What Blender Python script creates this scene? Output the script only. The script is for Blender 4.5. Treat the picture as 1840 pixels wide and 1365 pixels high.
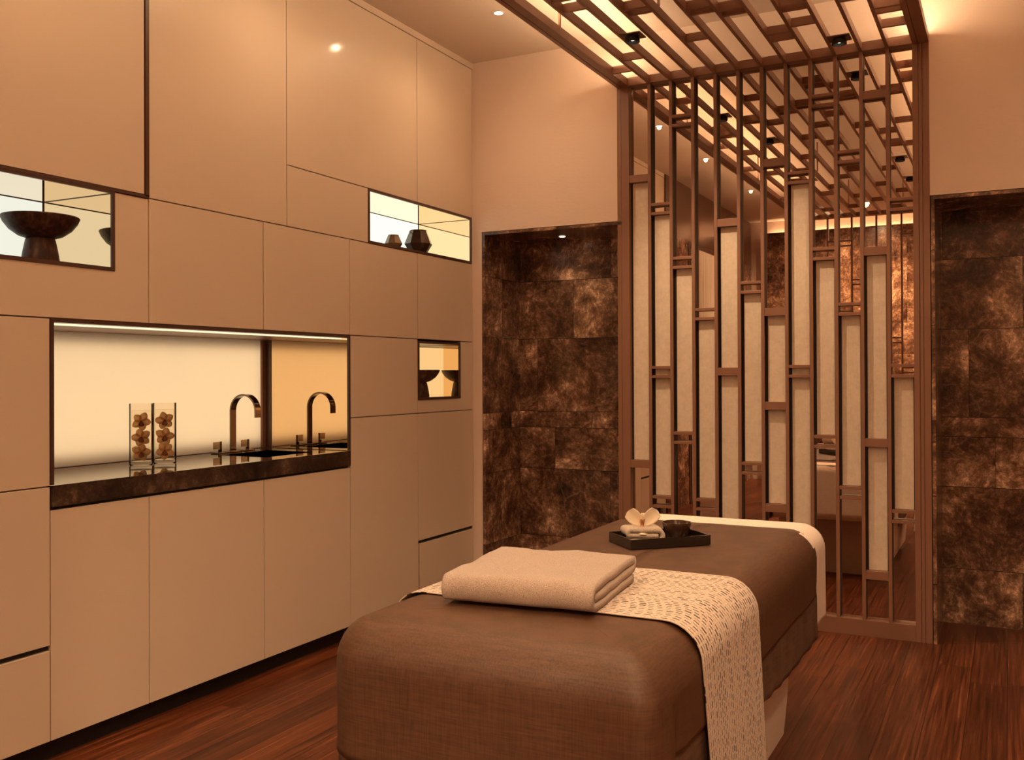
import bpy, bmesh, math, random
from mathutils import Vector, Matrix, noise
random.seed(7)
S = bpy.context.scene
for o in list(bpy.data.objects): bpy.data.objects.remove(o)
COL = S.collection
PI = math.pi

# ------------------------------------------------------------------ camera
F_PX, YAW, PITCH, ROLL, V0 = 1734.5, .476210, .0059214, -.0042725, 663.557
fw = Vector((-math.sin(YAW)*math.cos(PITCH), math.cos(YAW)*math.cos(PITCH), math.sin(PITCH)))
rt = Vector((math.cos(YAW), math.sin(YAW), 0)); up = rt.cross(fw)
r2 = rt*math.cos(ROLL)+up*math.sin(ROLL); u2 = -rt*math.sin(ROLL)+up*math.cos(ROLL)
cd = bpy.data.cameras.new('camera'); cam = bpy.data.objects.new('camera', cd); COL.objects.link(cam)
M = Matrix((r2, u2, -fw)).transposed().to_4x4(); M.translation = Vector((0, 0, 1.30)); cam.matrix_world = M
cd.sensor_width = 36; cd.lens = 36*F_PX/1840; cd.shift_x = 0; cd.shift_y = -(682.5-V0)/1840
cd.clip_start = .02; cd.clip_end = 60
S.camera = cam
# ------------------------------------------------------------------ view + world
S.view_settings.view_transform = 'Standard'; S.view_settings.look = 'None'
S.view_settings.exposure = 0.36; S.view_settings.gamma = 1; S.view_settings.use_curve_mapping = False
w = bpy.data.worlds.new('world'); S.world = w; w.use_nodes = True
w.node_tree.nodes['Background'].inputs[0].default_value = (1, .6, .33, 1)
w.node_tree.nodes['Background'].inputs[1].default_value = 0.0
WARM = (1.0, .70, .41)
DOWNLIGHT_W, REAR_FILL_W, GIMBAL_W, STRIP_E = 17.0, 420.0, 34.0, 51.0

# ------------------------------------------------------------------ materials
def mat(name, col=(.8, .8, .8), rough=.5, metal=0, coat=0, coatr=.1, emit=None, es=0, spec=.5, trans=0, ior=1.45, sheen=0):
    m = bpy.data.materials.new(name); m.use_nodes = True
    b = m.node_tree.nodes['Principled BSDF']; I = b.inputs
    I['Base Color'].default_value = (*col, 1); I['Roughness'].default_value = rough; I['Metallic'].default_value = metal
    I['Coat Weight'].default_value = coat; I['Coat Roughness'].default_value = coatr
    I['Specular IOR Level'].default_value = spec; I['Transmission Weight'].default_value = trans; I['IOR'].default_value = ior
    I['Sheen Weight'].default_value = sheen
    if emit: I['Emission Color'].default_value = (*emit, 1); I['Emission Strength'].default_value = es
    return m
class N:
    def __init__(s, m): s.m = m; s.t = m.node_tree; s.b = s.t.nodes['Principled BSDF']
    def n(s, typ, **kw):
        x = s.t.nodes.new(typ)
        for k, v in kw.items():
            if k.startswith('i_'):
                k = k[2:]; k = int(k) if k.isdigit() else k.replace('_', ' ')
                if isinstance(v, bpy.types.NodeSocket): s.t.links.new(v, x.inputs[k])
                else: x.inputs[k].default_value = v
            else: setattr(x, k, v)
        return x
    def math(s, op, a, b=0, c=0, clamp=False):
        x = s.n('ShaderNodeMath', operation=op, use_clamp=clamp)
        for i, v in enumerate((a, b, c)):
            if isinstance(v, bpy.types.NodeSocket): s.t.links.new(v, x.inputs[i])
            else: x.inputs[i].default_value = v
        return x.outputs[0]
    def ramp(s, fac, stops, interp='LINEAR'):
        x = s.n('ShaderNodeValToRGB'); s.t.links.new(fac, x.inputs[0]); e = x.color_ramp.elements; x.color_ramp.interpolation = interp
        while len(e) > 1: e.remove(e[-1])
        e[0].position, e[0].color = stops[0][0], (*stops[0][1], 1)
        for p, c in stops[1:]: k = e.new(p); k.color = (*c, 1)
        return x.outputs[0]
    def mix(s, fac, a, b, blend='MIX'):
        x = s.n('ShaderNodeMix', data_type='RGBA', blend_type=blend)
        for i, v in ((0, fac), (6, a), (7, b)):
            if isinstance(v, bpy.types.NodeSocket): s.t.links.new(v, x.inputs[i])
            else: x.inputs[i].default_value = v if i == 0 else (*v, 1)
        return x.outputs[2]
    def set(s, k, v): s.t.links.new(v, s.b.inputs[k])
    def bump(s, h, strength=.3, dist=.002):
        x = s.n('ShaderNodeBump', i_Strength=strength, i_Distance=dist, i_Height=h); s.set('Normal', x.outputs[0]); return x

def objcoord(n, scale=(1, 1, 1), world=True):
    if world: c = n.n('ShaderNodeNewGeometry').outputs['Position']
    else: c = n.n('ShaderNodeTexCoord').outputs['Object']
    mp = n.n('ShaderNodeMapping', i_Scale=scale); n.t.links.new(c, mp.inputs[0]); return mp.outputs[0]

def m_paint(name, col, rough, coat, coatr, var=.04):
    m = mat(name, col, rough, coat=coat, coatr=coatr); n = N(m)
    nz = n.n('ShaderNodeTexNoise', i_Vector=objcoord(n), i_Scale=1.3, i_Detail=3.0)
    n.set('Base Color', n.mix(nz.outputs[0], tuple(c*(1-var) for c in col), tuple(min(1, c*(1+var)) for c in col)))
    n2 = n.n('ShaderNodeTexNoise', i_Vector=objcoord(n), i_Scale=9.0, i_Detail=1.0); n.bump(n2.outputs[0], .05, .0006)
    return m
LACQ = m_paint('cream_lacquer', (.66, .525, .405), .38, .3, .10, .015)
PLASTER = m_paint('warm_plaster', (.72, .56, .46), .85, 0, .5, .03)
n = N(PLASTER); nz = n.n('ShaderNodeTexNoise', i_Vector=objcoord(n, (6, 6, 14)), i_Scale=6.0, i_Detail=6.0); n.bump(nz.outputs[0], .25, .003)
CEIL = m_paint('ceiling_paint', (.66, .53, .43), .9, 0, .5, .02)
BRONZE = m_paint('satin_bronze_paint', (.230, .108, .066), .42, .12, .3, .04)
DARKTRIM = m_paint('dark_bronze_trim', (.075, .032, .020), .35, .2, .2, .04)
LATTICE_SHADE = mat('painted_lattice_shade', (.022, .010, .007), .5)  # near-black colour standing in for shade on bar sides and panel edges
BLACK = mat('black_recess', (.012, .008, .006), .6)
BACKING = mat('cabinet_carcass', (.30, .2, .15), .6)
def m_marble(name, rows, dark=1.0, rough=.2):
    m = mat(name, (.1, .06, .04), rough, spec=.6); n = N(m)
    P = n.n('ShaderNodeNewGeometry').outputs['Position']; sep = n.n('ShaderNodeSeparateXYZ'); n.t.links.new(P, sep.inputs[0])
    z = sep.outputs[2]; rid = None; jl = None
    for r in rows:
        st = n.math('GREATER_THAN', z, r); rid = st if rid is None else n.math('ADD', rid, st)
        d = n.math('LESS_THAN', n.math('ABSOLUTE', n.math('SUBTRACT', z, r)), .0016); jl = d if jl is None else n.math('MAXIMUM', jl, d)
    if rid is not None:
        h = n.math('ADD', sep.outputs[0], sep.outputs[1])
        hx = n.math('MULTIPLY', n.math('ADD', h, n.math('MULTIPLY', rid, .37)), 1/.62)
        fr = n.math('FRACT', hx); vj = n.math('LESS_THAN', fr, .003); jl = n.math('MAXIMUM', jl, vj)
        cid = n.math('FLOOR', hx)
        off = n.n('ShaderNodeCombineXYZ'); n.t.links.new(n.math('MULTIPLY', rid, 3.7), off.inputs[0]); n.t.links.new(n.math('MULTIPLY', cid, 5.3), off.inputs[1]); n.t.links.new(n.math('MULTIPLY', rid, 1.9), off.inputs[2])
        va = n.n('ShaderNodeVectorMath', operation='ADD'); n.t.links.new(P, va.inputs[0]); n.t.links.new(off.outputs[0], va.inputs[1]); V = va.outputs[0]
    else: V = P
    warp = n.n('ShaderNodeTexNoise', i_Vector=V, i_Scale=2.2, i_Detail=4.0)
    vm = n.n('ShaderNodeVectorMath', operation='MULTIPLY_ADD'); n.t.links.new(warp.outputs['Color'], vm.inputs[0]); vm.inputs[1].default_value = (.22, .22, .22); n.t.links.new(V, vm.inputs[2]); V2 = vm.outputs[0]
    big = n.n('ShaderNodeTexNoise', i_Vector=V2, i_Scale=3.4, i_Detail=12.0, i_Roughness=.74)
    fine = n.n('ShaderNodeTexNoise', i_Vector=V2, i_Scale=34.0, i_Detail=9.0, i_Roughness=.8)
    k = dark
    c1 = n.ramp(big.outputs[0], [(.34, (.020*k, .008*k, .005*k)), (.45, (.075*k, .036*k, .022*k)), (.54, (.17*k, .092*k, .057*k)), (.64, (.45*k, .29*k, .19*k))])
    c2 = n.ramp(fine.outputs[0], [(.36, (.16, .12, .09)), (.50, (.75, .7, .66)), (.62, (2.6, 2.6, 2.6))])
    c = n.mix(.85, c1, c2, 'MULTIPLY'); c = n.mix(.4, c, c1, 'ADD')
    vor = n.n('ShaderNodeTexVoronoi', feature='DISTANCE_TO_EDGE', i_Vector=V2, i_Scale=6.5)
    vein = n.ramp(vor.outputs['Distance'], [(0, (1, 1, 1)), (.018, (.25, .25, .25)), (.05, (0, 0, 0))])
    msk = n.n('ShaderNodeTexNoise', i_Vector=V, i_Scale=3.1, i_Detail=2.0)
    mk = n.ramp(msk.outputs[0], [(.52, (0, 0, 0)), (.72, (.6, .6, .6))])
    vf = n.n('ShaderNodeMix', data_type='RGBA', blend_type='MULTIPLY'); vf.inputs[0].default_value = 1; n.t.links.new(vein, vf.inputs[6]); n.t.links.new(mk, vf.inputs[7])
    c = n.mix(vf.outputs[2], c, (.42*k, .29*k, .2*k))
    if jl is not None: c = n.mix(jl, c, (.012, .006, .004))
    n.set('Base Color', c)
    return m
MARBLE = m_marble('dark_marble', (.286, .71, .970, 1.072, 1.529, 1.894))
MARBLE_T = m_marble('dark_marble_trim', (), 1.15)
MARBLE_C = m_marble('counter_marble', (), .3, .035)
MARBLE_C.node_tree.nodes['Principled BSDF'].inputs['IOR'].default_value = 3.0
MARBLE_E = m_marble('counter_edge_marble', (), .26, .3)
def m_floor():
    m = mat('strand_bamboo_floor', (.1, .04, .02), .34, spec=.32); n = N(m)
    P = n.n('ShaderNodeNewGeometry').outputs['Position']; sep = n.n('ShaderNodeSeparateXYZ'); n.t.links.new(P, sep.inputs[0])
    px = n.math('MULTIPLY', n.math('ADD', sep.outputs[0], 5.005), 1/.1385); pid = n.math('FLOOR', px); fx = n.math('FRACT', px)
    wn = n.n('ShaderNodeTexWhiteNoise', noise_dimensions='1D'); n.t.links.new(pid, wn.inputs['W'])
    py = n.math('MULTIPLY', n.math('ADD', sep.outputs[1], n.math('MULTIPLY', wn.outputs[0], 1.83)), 1/1.83)
    yid = n.math('FLOOR', py); fy = n.math('FRACT', py)
    wn2 = n.n('ShaderNodeTexWhiteNoise', noise_dimensions='2D'); cb = n.n('ShaderNodeCombineXYZ'); n.t.links.new(pid, cb.inputs[0]); n.t.links.new(yid, cb.inputs[1]); n.t.links.new(cb.outputs[0], wn2.inputs['Vector'])
    off = n.n('ShaderNodeCombineXYZ'); n.t.links.new(n.math('MULTIPLY', wn2.outputs[0], 30), off.inputs[0]); n.t.links.new(n.math('MULTIPLY', wn2.outputs[0], 17), off.inputs[1])
    va = n.n('ShaderNodeVectorMath', operation='ADD'); n.t.links.new(P, va.inputs[0]); n.t.links.new(off.outputs[0], va.inputs[1])
    mp = n.n('ShaderNodeMapping', i_Scale=(1, .022, 1)); n.t.links.new(va.outputs[0], mp.inputs[0])
    g1 = n.n('ShaderNodeTexNoise', i_Vector=mp.outputs[0], i_Scale=95.0, i_Detail=5.0, i_Roughness=.65)
    mp2 = n.n('ShaderNodeMapping', i_Scale=(1, .10, 1)); n.t.links.new(va.outputs[0], mp2.inputs[0])
    g2 = n.n('ShaderNodeTexNoise', i_Vector=mp2.outputs[0], i_Scale=13.0, i_Detail=6.0, i_Distortion=.3)
    c = n.ramp(g1.outputs[0], [(.30, (.034, .008, .003)), (.45, (.090, .023, .008)), (.58, (.145, .040, .0145)), (.72, (.30, .10, .04))])
    c2 = n.ramp(g2.outputs[0], [(.3, (.68, .64, .60)), (.55, (1, 1, 1)), (.75, (1.3, 1.34, 1.38))])
    c = n.mix(1, c, c2, 'MULTIPLY')
    tint = n.math('ADD', n.math('MULTIPLY', wn2.outputs[0], .55), .68)
    t3 = n.n('ShaderNodeCombineXYZ')
    for i in range(3): n.t.links.new(tint, t3.inputs[i])
    c = n.mix(1, c, t3.outputs[0], 'MULTIPLY')
    gap = n.math('MAXIMUM', n.math('LESS_THAN', fx, .02), n.math('LESS_THAN', fy, .0012))
    c = n.mix(gap, c, (.018, .006, .003)); n.set('Base Color', c)
    r = n.math('ADD', n.math('MULTIPLY', g1.outputs[0], .25), .22); n.set('Roughness', r)
    n.bump(n.math('SUBTRACT', g1.outputs[0], n.math('MULTIPLY', gap, 1.5)), .35, .0015)
    return m
FLOOR = m_floor()
def m_fabric(name, col, weave=900, rough=.75, sheen=.15, var=.12, slub=True):
    m = mat(name, col, rough, sheen=sheen); n = N(m)
    a = n.n('ShaderNodeTexNoise', i_Vector=objcoord(n, (1, 1, .06)), i_Scale=weave*.35, i_Detail=2.0)
    b = n.n('ShaderNodeTexNoise', i_Vector=objcoord(n, (.06, .06, 1)), i_Scale=weave*.35, i_Detail=2.0)
    s_ = n.math('MULTIPLY', n.math('ADD', a.outputs[0], b.outputs[0]), .5)
    n.set('Base Color', n.ramp(s_, [(.36, tuple(c*(1-var*2) for c in col)), (.5, col), (.64, tuple(min(1, c*(1+var*2)) for c in col))]))
    n.bump(s_, .25, .0008); return m
COVER = m_fabric('brown_satin_linen', (.098, .044, .0225), 700, .52, .0)
UNDER = m_fabric('brown_gauze', (.120, .060, .032), 700, .6, .02, .22)
SHEET = m_fabric('cream_cotton', (.80, .66, .57), 1500, .8, .1, .03)
SKIRT = m_fabric('cream_upholstery', (.66, .50, .40), 1200, .8, .1, .03)
def m_terry(name, col):
    m = mat(name, col, .95, sheen=.35); n = N(m)
    a = n.n('ShaderNodeTexNoise', i_Vector=objcoord(n), i_Scale=420.0, i_Detail=3.0, i_Roughness=.7)
    n.set('Base Color', n.ramp(a.outputs[0], [(.34, tuple(c*.55 for c in col)), (.5, col), (.66, tuple(min(1, c*1.2) for c in col))]))
    n.bump(a.outputs[0], .9, .004); return m
TERRY = m_terry('cream_terry', (.52, .38, .30)); TERRY_S = m_terry('ivory_terry', (.68, .53, .41))
def m_paper():
    m = mat('parchment_fabric', (.68, .52, .42), .62, sheen=.1); n = N(m)
    a = n.n('ShaderNodeTexNoise', i_Vector=objcoord(n), i_Scale=38.0, i_Detail=6.0, i_Roughness=.7)
    b = n.n('ShaderNodeTexNoise', i_Vector=objcoord(n, (1, 1, .1)), i_Scale=260.0, i_Detail=2.0)
    f = n.math('ADD', n.math('MULTIPLY', a.outputs[0], .75), n.math('MULTIPLY', b.outputs[0], .25))
    n.set('Base Color', n.ramp(f, [(.30, (.60, .48, .375)), (.70, (.74, .61, .48))])); return m
PAPER = m_paper()
def m_mirror(name, col, rough=0.0):
    return mat(name, col, rough, metal=1)
MIRROR = m_mirror('bronze_tinted_mirror', (.70, .58, .50)); NICHE_MIRROR = m_mirror('niche_bronze_mirror', (.88, .66, .42)); CEIL_MIRROR = m_mirror('niche_pale_mirror', (.93, .76, .58))
CHROME = m_mirror('polished_nickel', (.15, .12, .10), .08); STEEL = m_mirror('brushed_steel', (.5, .4, .33), .25)
def m_emit(name, col, s):
    m = bpy.data.materials.new(name); m.use_nodes = True; t = m.node_tree; t.nodes.clear()
    e = t.nodes.new('ShaderNodeEmission'); e.inputs[0].default_value = (*col, 1); e.inputs[1].default_value = s
    o = t.nodes.new('ShaderNodeOutputMaterial'); t.links.new(e.outputs[0], o.inputs[0]); return m
GLOW1 = m_emit('backlit_panel_cool', (1, .985, .83), .70); GLOW2 = m_emit('backlit_panel_bright', (1, .93, .72), 1.02)
GLOW3 = m_emit('backlit_panel_warm', (1, .78, .48), .88)
LIGHTBOX = m_emit('light_sheet', (1, .83, .57), 1.85)
LED = m_emit('led_strip', WARM, STRIP_E); LEDS = m_emit('led_strip_soft', (1, .80, .52), 1.0); LEDC = m_emit('led_cove', WARM, 30.0); LENS = m_emit('lamp_lens', (1, .88, .68), 6.0)
STARS = m_emit('pin_light', (1, .8, .5), 3.0)
m = bpy.data.materials.new('opal_diffuser'); m.use_nodes = True; t = m.node_tree; t.nodes.clear()
tr = t.nodes.new('ShaderNodeBsdfTranslucent'); tr.inputs[0].default_value = (.9, .82, .72, 1)
df = t.nodes.new('ShaderNodeBsdfDiffuse'); df.inputs[0].default_value = (.75, .62, .5, 1); mx = t.nodes.new('ShaderNodeMixShader'); mx.inputs[0].default_value = .3
gl = t.nodes.new('ShaderNodeBsdfGlossy'); gl.inputs[1].default_value = .08; mg = t.nodes.new('ShaderNodeMixShader'); mg.inputs[0].default_value = .04
o_ = t.nodes.new('ShaderNodeOutputMaterial'); t.links.new(tr.outputs[0], mx.inputs[1]); t.links.new(df.outputs[0], mx.inputs[2])
t.links.new(mx.outputs[0], mg.inputs[1]); t.links.new(gl.outputs[0], mg.inputs[2]); t.links.new(mg.outputs[0], o_.inputs[0]); OPAL = m
def m_clear(name, tint, ior, base):
    m = bpy.data.materials.new(name); m.use_nodes = True; t = m.node_tree; t.nodes.clear()
    a = t.nodes.new('ShaderNodeBsdfTransparent'); a.inputs[0].default_value = (*tint, 1); g_ = t.nodes.new('ShaderNodeBsdfGlossy'); g_.inputs[1].default_value = .02
    f = t.nodes.new('ShaderNodeFresnel'); f.inputs[0].default_value = ior; x = t.nodes.new('ShaderNodeMixShader'); o = t.nodes.new('ShaderNodeOutputMaterial')
    lw = t.nodes.new('ShaderNodeLayerWeight'); lw.inputs[0].default_value = .35
    rp = t.nodes.new('ShaderNodeValToRGB'); rp.color_ramp.elements[0].color = (*tint, 1); rp.color_ramp.elements[0].position = .55; rp.color_ramp.elements[1].color = (*[c*base for c in tint], 1); rp.color_ramp.elements[1].position = .95
    t.links.new(lw.outputs['Facing'], rp.inputs[0]); t.links.new(rp.outputs[0], a.inputs[0])
    t.links.new(f.outputs[0], x.inputs[0]); t.links.new(a.outputs[0], x.inputs[1]); t.links.new(g_.outputs[0], x.inputs[2]); t.links.new(x.outputs[0], o.inputs[0]); return m
GLASS = m_clear('clear_glass', (.985, .97, .95), 1.12, .9); WATER = m_clear('water', (.97, .95, .91), 1.08, .85)
PLATE = m_clear('tinted_clear_acrylic', (.62, .50, .38), 1.2, .9)
PETAL = mat('orchid_petal', (.84, .70, .52), .5, sheen=.2); PETAL_D = bpy.data.materials.new('orchid_petal_wet'); PETAL_D.use_nodes = True; t = PETAL_D.node_tree; t.nodes.clear()
tr = t.nodes.new('ShaderNodeBsdfTranslucent'); tr.inputs[0].default_value = (.80, .62, .44, 1); df = t.nodes.new('ShaderNodeBsdfDiffuse'); df.inputs[0].default_value = (.62, .46, .33, 1)
mx = t.nodes.new('ShaderNodeMixShader'); mx.inputs[0].default_value = .2; o_ = t.nodes.new('ShaderNodeOutputMaterial')
t.links.new(tr.outputs[0], mx.inputs[1]); t.links.new(df.outputs[0], mx.inputs[2]); t.links.new(mx.outputs[0], o_.inputs[0])
LIP = mat('orchid_lip', (.18, .055, .03), .5); LIP_L = mat('orchid_lip_pale', (.75, .40, .20), .5)
TRAY = mat('black_lacquer', (.012, .007, .005), .25, coat=.6, coatr=.08); BOWL = mat('dark_glaze', (.055, .022, .013), .18, coat=.7, coatr=.05)
def m_wood():
    m = mat('carved_dark_wood', (.07, .03, .018), .45, spec=.4); n = N(m)
    a = n.n('ShaderNodeTexNoise', i_Vector=objcoord(n, (1, 1, .4)), i_Scale=60.0, i_Detail=5.0)
    n.set('Base Color', n.ramp(a.outputs[0], [(.3, (.018, .006, .004)), (.5, (.05, .019, .011)), (.7, (.11, .048, .027))])); n.bump(a.outputs[0], .4, .002); return m
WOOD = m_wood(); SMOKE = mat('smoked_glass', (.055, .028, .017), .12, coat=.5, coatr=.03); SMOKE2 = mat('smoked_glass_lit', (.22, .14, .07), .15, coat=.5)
BROWNP = m_paint('brown_veneer_panel', (.11, .05, .03), .3, .5, .15, .15); DRAPE = mat('white_drape', (.8, .72, .62), .8)
def m_runner():
    m = mat('stitched_cream_cloth', (.80, .66, .55), .85, sheen=.2); n = N(m)
    uv = n.n('ShaderNodeUVMap', uv_map='path').outputs[0]; sep = n.n('ShaderNodeSeparateXYZ'); n.t.links.new(uv, sep.inputs[0])
    wv = n.n('ShaderNodeTexNoise', i_Vector=uv, i_Scale=3.0, i_Detail=0.0)
    v = n.math('ADD', sep.outputs[1], n.math('MULTIPLY', n.math('SUBTRACT', wv.outputs[0], .5), .006))
    row = n.math('MULTIPLY', v, 1/.0165); rid = n.math('FLOOR', row); fr = n.math('ABSOLUTE', n.math('SUBTRACT', n.math('FRACT', row), .5))
    wn = n.n('ShaderNodeTexWhiteNoise', noise_dimensions='1D'); n.t.links.new(rid, wn.inputs['W'])
    u = n.math('ADD', n.math('MULTIPLY', sep.outputs[0], 1/.023), n.math('MULTIPLY', wn.outputs[0], 9))
    fu = n.math('FRACT', u); uid = n.math('FLOOR', u)
    cb = n.n('ShaderNodeCombineXYZ'); n.t.links.new(rid, cb.inputs[0]); n.t.links.new(uid, cb.inputs[1])
    w2 = n.n('ShaderNodeTexWhiteNoise', noise_dimensions='2D'); n.t.links.new(cb.outputs[0], w2.inputs['Vector'])
    wide = n.math('ADD', n.math('MULTIPLY', n.math('GREATER_THAN', w2.outputs[0], .8), .085), n.math('ADD', .075, n.math('MULTIPLY', n.math('GREATER_THAN', wn.outputs[0], .45), .075)))
    ln = n.math('ADD', .42, n.math('MULTIPLY', w2.outputs[0], .34))
    dash = n.math('MULTIPLY', n.math('LESS_THAN', fr, wide), n.math('LESS_THAN', fu, ln))
    keep = n.math('GREATER_THAN', n.math('ADD', w2.outputs[0], n.math('MULTIPLY', wn.outputs[0], .7)), .28)
    dash = n.math('MULTIPLY', dash, keep)
    # pale raised thread beads between the dark rows
    bead = n.math('MULTIPLY', n.math('GREATER_THAN', fr, .38), n.math('LESS_THAN', n.math('FRACT', n.math('MULTIPLY', sep.outputs[0], 1/.009)), .62))
    c = n.mix(bead, (.58, .44, .35), (.76, .65, .54)); c = n.mix(dash, c, (.03, .014, .009)); n.set('Base Color', c)
    n.bump(n.math('ADD', bead, n.math('MULTIPLY', dash, -.5)), .35, .0015); return m
RUNNER = m_runner()

# ------------------------------------------------------------------ builders
class MB:
    def __init__(s): s.bm = bmesh.new()
    def box(s, x0, x1, y0, y1, z0, z1, bev=0):
        g = bmesh.ops.create_cube(s.bm, size=1)['verts']
        for v in g: v.co = Vector((x0+(v.co.x+.5)*(x1-x0), y0+(v.co.y+.5)*(y1-y0), z0+(v.co.z+.5)*(z1-z0)))
        if bev:
            es = list({e for v in g for e in v.link_edges})
            bmesh.ops.bevel(s.bm, geom=es, offset=bev, segments=2, profile=.5, affect='EDGES')
        return s
    def prism_yz(s, pts, x0, x1):          # polygon in the Y-Z plane, extruded along X
        return s.prism([Vector((x0, a, b)) for a, b in pts], Vector((x1-x0, 0, 0)))
    def prism(s, pts, vec):
        a = [s.bm.verts.new(p) for p in pts]; b = [s.bm.verts.new(Vector(p)+vec) for p in pts]; k = len(pts)
        s.bm.faces.new(a); s.bm.faces.new(b[::-1])
        for i in range(k): s.bm.faces.new((a[i], b[i], b[(i+1) % k], a[(i+1) % k]))
        return s
    def lathe(s, prof, c=(0, 0, 0), seg=48, sq=None):
        rings = []
        for r, z in prof:
            if r < 1e-6: rings.append([s.bm.verts.new((c[0], c[1], c[2]+z))])
            else:
                rings.append([s.bm.verts.new((c[0]+r*math.cos(2*PI*i/seg), c[1]+r*math.sin(2*PI*i/seg), c[2]+z)) for i in range(seg)])
        for A, B in zip(rings, rings[1:]):
            for i in range(seg):
                j = (i+1) % seg
                if len(A) == 1 and len(B) == 1: continue
                if len(A) == 1: s.bm.faces.new((A[0], B[i], B[j]))
                elif len(B) == 1: s.bm.faces.new((A[i], A[j], B[0]))
                else: s.bm.faces.new((A[i], A[j], B[j], B[i]))
        return s
    def cyl(s, p0, p1, r, seg=16):
        p0, p1 = Vector(p0), Vector(p1); d = (p1-p0).normalized(); a = d.orthogonal().normalized(); b = d.cross(a)
        A = [s.bm.verts.new(p0+a*r*math.cos(2*PI*i/seg)+b*r*math.sin(2*PI*i/seg)) for i in range(seg)]
        B = [s.bm.verts.new(p1+a*r*math.cos(2*PI*i/seg)+b*r*math.sin(2*PI*i/seg)) for i in range(seg)]
        for i in range(seg): s.bm.faces.new((A[i], A[(i+1) % seg], B[(i+1) % seg], B[i]))
        s.bm.faces.new(A[::-1]); s.bm.faces.new(B); return s
    def grid(s, P, close_u=False, uv=None):
        V = [[s.bm.verts.new(p) for p in row] for row in P]; nu = len(V); nv = len(V[0])
        lay = s.bm.loops.layers.uv.new('path') if uv else None
        for i in range(nu if close_u else nu-1):
            for j in range(nv-1):
                i2 = (i+1) % nu; f = s.bm.faces.new((V[i][j], V[i2][j], V[i2][j+1], V[i][j+1]))
                if uv:
                    for l, (a, b) in zip(f.loops, ((i, j), (i2, j), (i2, j+1), (i, j+1))): l[lay].uv = uv[a][b]
        return s
def tag(o, label=None, cat=None, group=None, kind=None):
    if label: o['label'] = label
    if cat: o['category'] = cat
    if group: o['group'] = group
    if kind: o['kind'] = kind
    return o
def link(name, mb, material, parent=None, loc=None, smooth=False, label=None, solid=0, sub=0):
    bm = mb.bm
    base = parent_world(parent) if parent else Vector(loc) if loc else None
    if base is None:
        co = [v.co for v in bm.verts]
        base = Vector(((min(c.x for c in co)+max(c.x for c in co))/2, (min(c.y for c in co)+max(c.y for c in co))/2, min(c.z for c in co)))
    bmesh.ops.translate(bm, verts=bm.verts, vec=-base)
    bmesh.ops.recalc_face_normals(bm, faces=bm.faces)
    me = bpy.data.meshes.new(name); bm.to_mesh(me); bm.free()
    for m_ in (material if isinstance(material, (list, tuple)) else [material]): me.materials.append(m_)
    if smooth:
        me.polygons.foreach_set('use_smooth', [True]*len(me.polygons))
        if smooth != 'all': me.set_sharp_from_angle(angle=math.radians(35))
    o = bpy.data.objects.new(name, me); COL.objects.link(o)
    if parent: o.parent = parent
    else: o.location = base
    if solid: x = o.modifiers.new('solid', 'SOLIDIFY'); x.thickness = solid; x.offset = 0
    if sub: x = o.modifiers.new('sub', 'SUBSURF'); x.levels = x.render_levels = sub
    if label: o['label'] = label
    return o
def parent_world(p):
    v = Vector((0, 0, 0))
    while p: v += p.location; p = p.parent
    return v
def thing(name, loc, label, cat, group=None):
    o = bpy.data.objects.new(name, None); COL.objects.link(o); o.location = loc; o.empty_display_size = .1
    return tag(o, label, cat, group)
def struct(name, mb, material, **k): return tag(link(name, mb, material, **k), kind='structure')

XL, XR, YB, YF, H = -2.871, 1.35, 5.062, -1.87, 3.18
NB = 5.53      # back of the marble recesses
# ------------------------------------------------------------------ room shell
struct('floor', MB().box(-3.7, XR+.1, YF-.1, 5.75, -.06, 0), FLOOR)
struct('ceiling', MB().box(-3.7, XR+.1, YF-.1, 5.75, H, H+.1), CEIL)
RT = 2.154     # top of recesses
MX0, MX1 = -1.943, -.338
mb = MB()
mb.box(-3.7, -2.812, YB, NB+.1, 0, H); mb.box(-2.812, MX0+.02, YB, NB+.1, RT+.004, H); mb.box(MX0+.02, MX1-.01, YB+.1, NB+.1, 0, H)
mb.box(MX1-.01, XR, YB, NB+.1, RT+.004, H); mb.box(XR, XR+.1, YB, NB+.1, 0, H)
mb.box(MX0+.02, MX1-.01, YB, YB+.1, 2.95, H)
struct('wall_back', mb, PLASTER)
# marble lining of the two recesses
def recess(name, x0, x1, left_jamb, right_jamb, edge):
    mb = MB(); mb.box(x0, x1, NB, NB+.05, 0, RT-.016)
    mb.box(x0, x1, YB-.004, NB+.05, RT-.016, RT)
    if left_jamb: mb.box(x0-.016, x0, YB-.004, NB+.05, 0, RT)
    if right_jamb: mb.box(x1, x1+.016, YB-.004, NB+.05, 0, RT)
    return struct(name, mb, MARBLE)
recess('wall_recess_left', -2.790, -1.90, True, True, 0)
recess('wall_recess_right', -.318, 1.2, True, True, 0)
mb = MB(); mb.box(-3.7, XL-.62, YF, YB+.1, 0, H); mb.box(-3.5, XL, YF, 1.49, 0, H)
struct('wall_left', mb, PLASTER)
mb = MB(); mb.box(XL-.002, XL+.012, .80, 1.49, 2.64, H-.001); mb.box(XL-.002, XL+.012, YF, -.2, 2.64, H-.001); mb.box(XL-.002, XL+.012, -.2, .80, 2.64, H-.001)
struct('trim_upper_left', mb, BROWNP)
mb = MB(); mb.box(XL-.002, XL+.014, .80, 1.49, 0, 2.64); mb.box(XL-.002, XL+.014, YF, -.2, 0, 2.64)
struct('trim_lower_left', mb, MARBLE)
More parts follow.
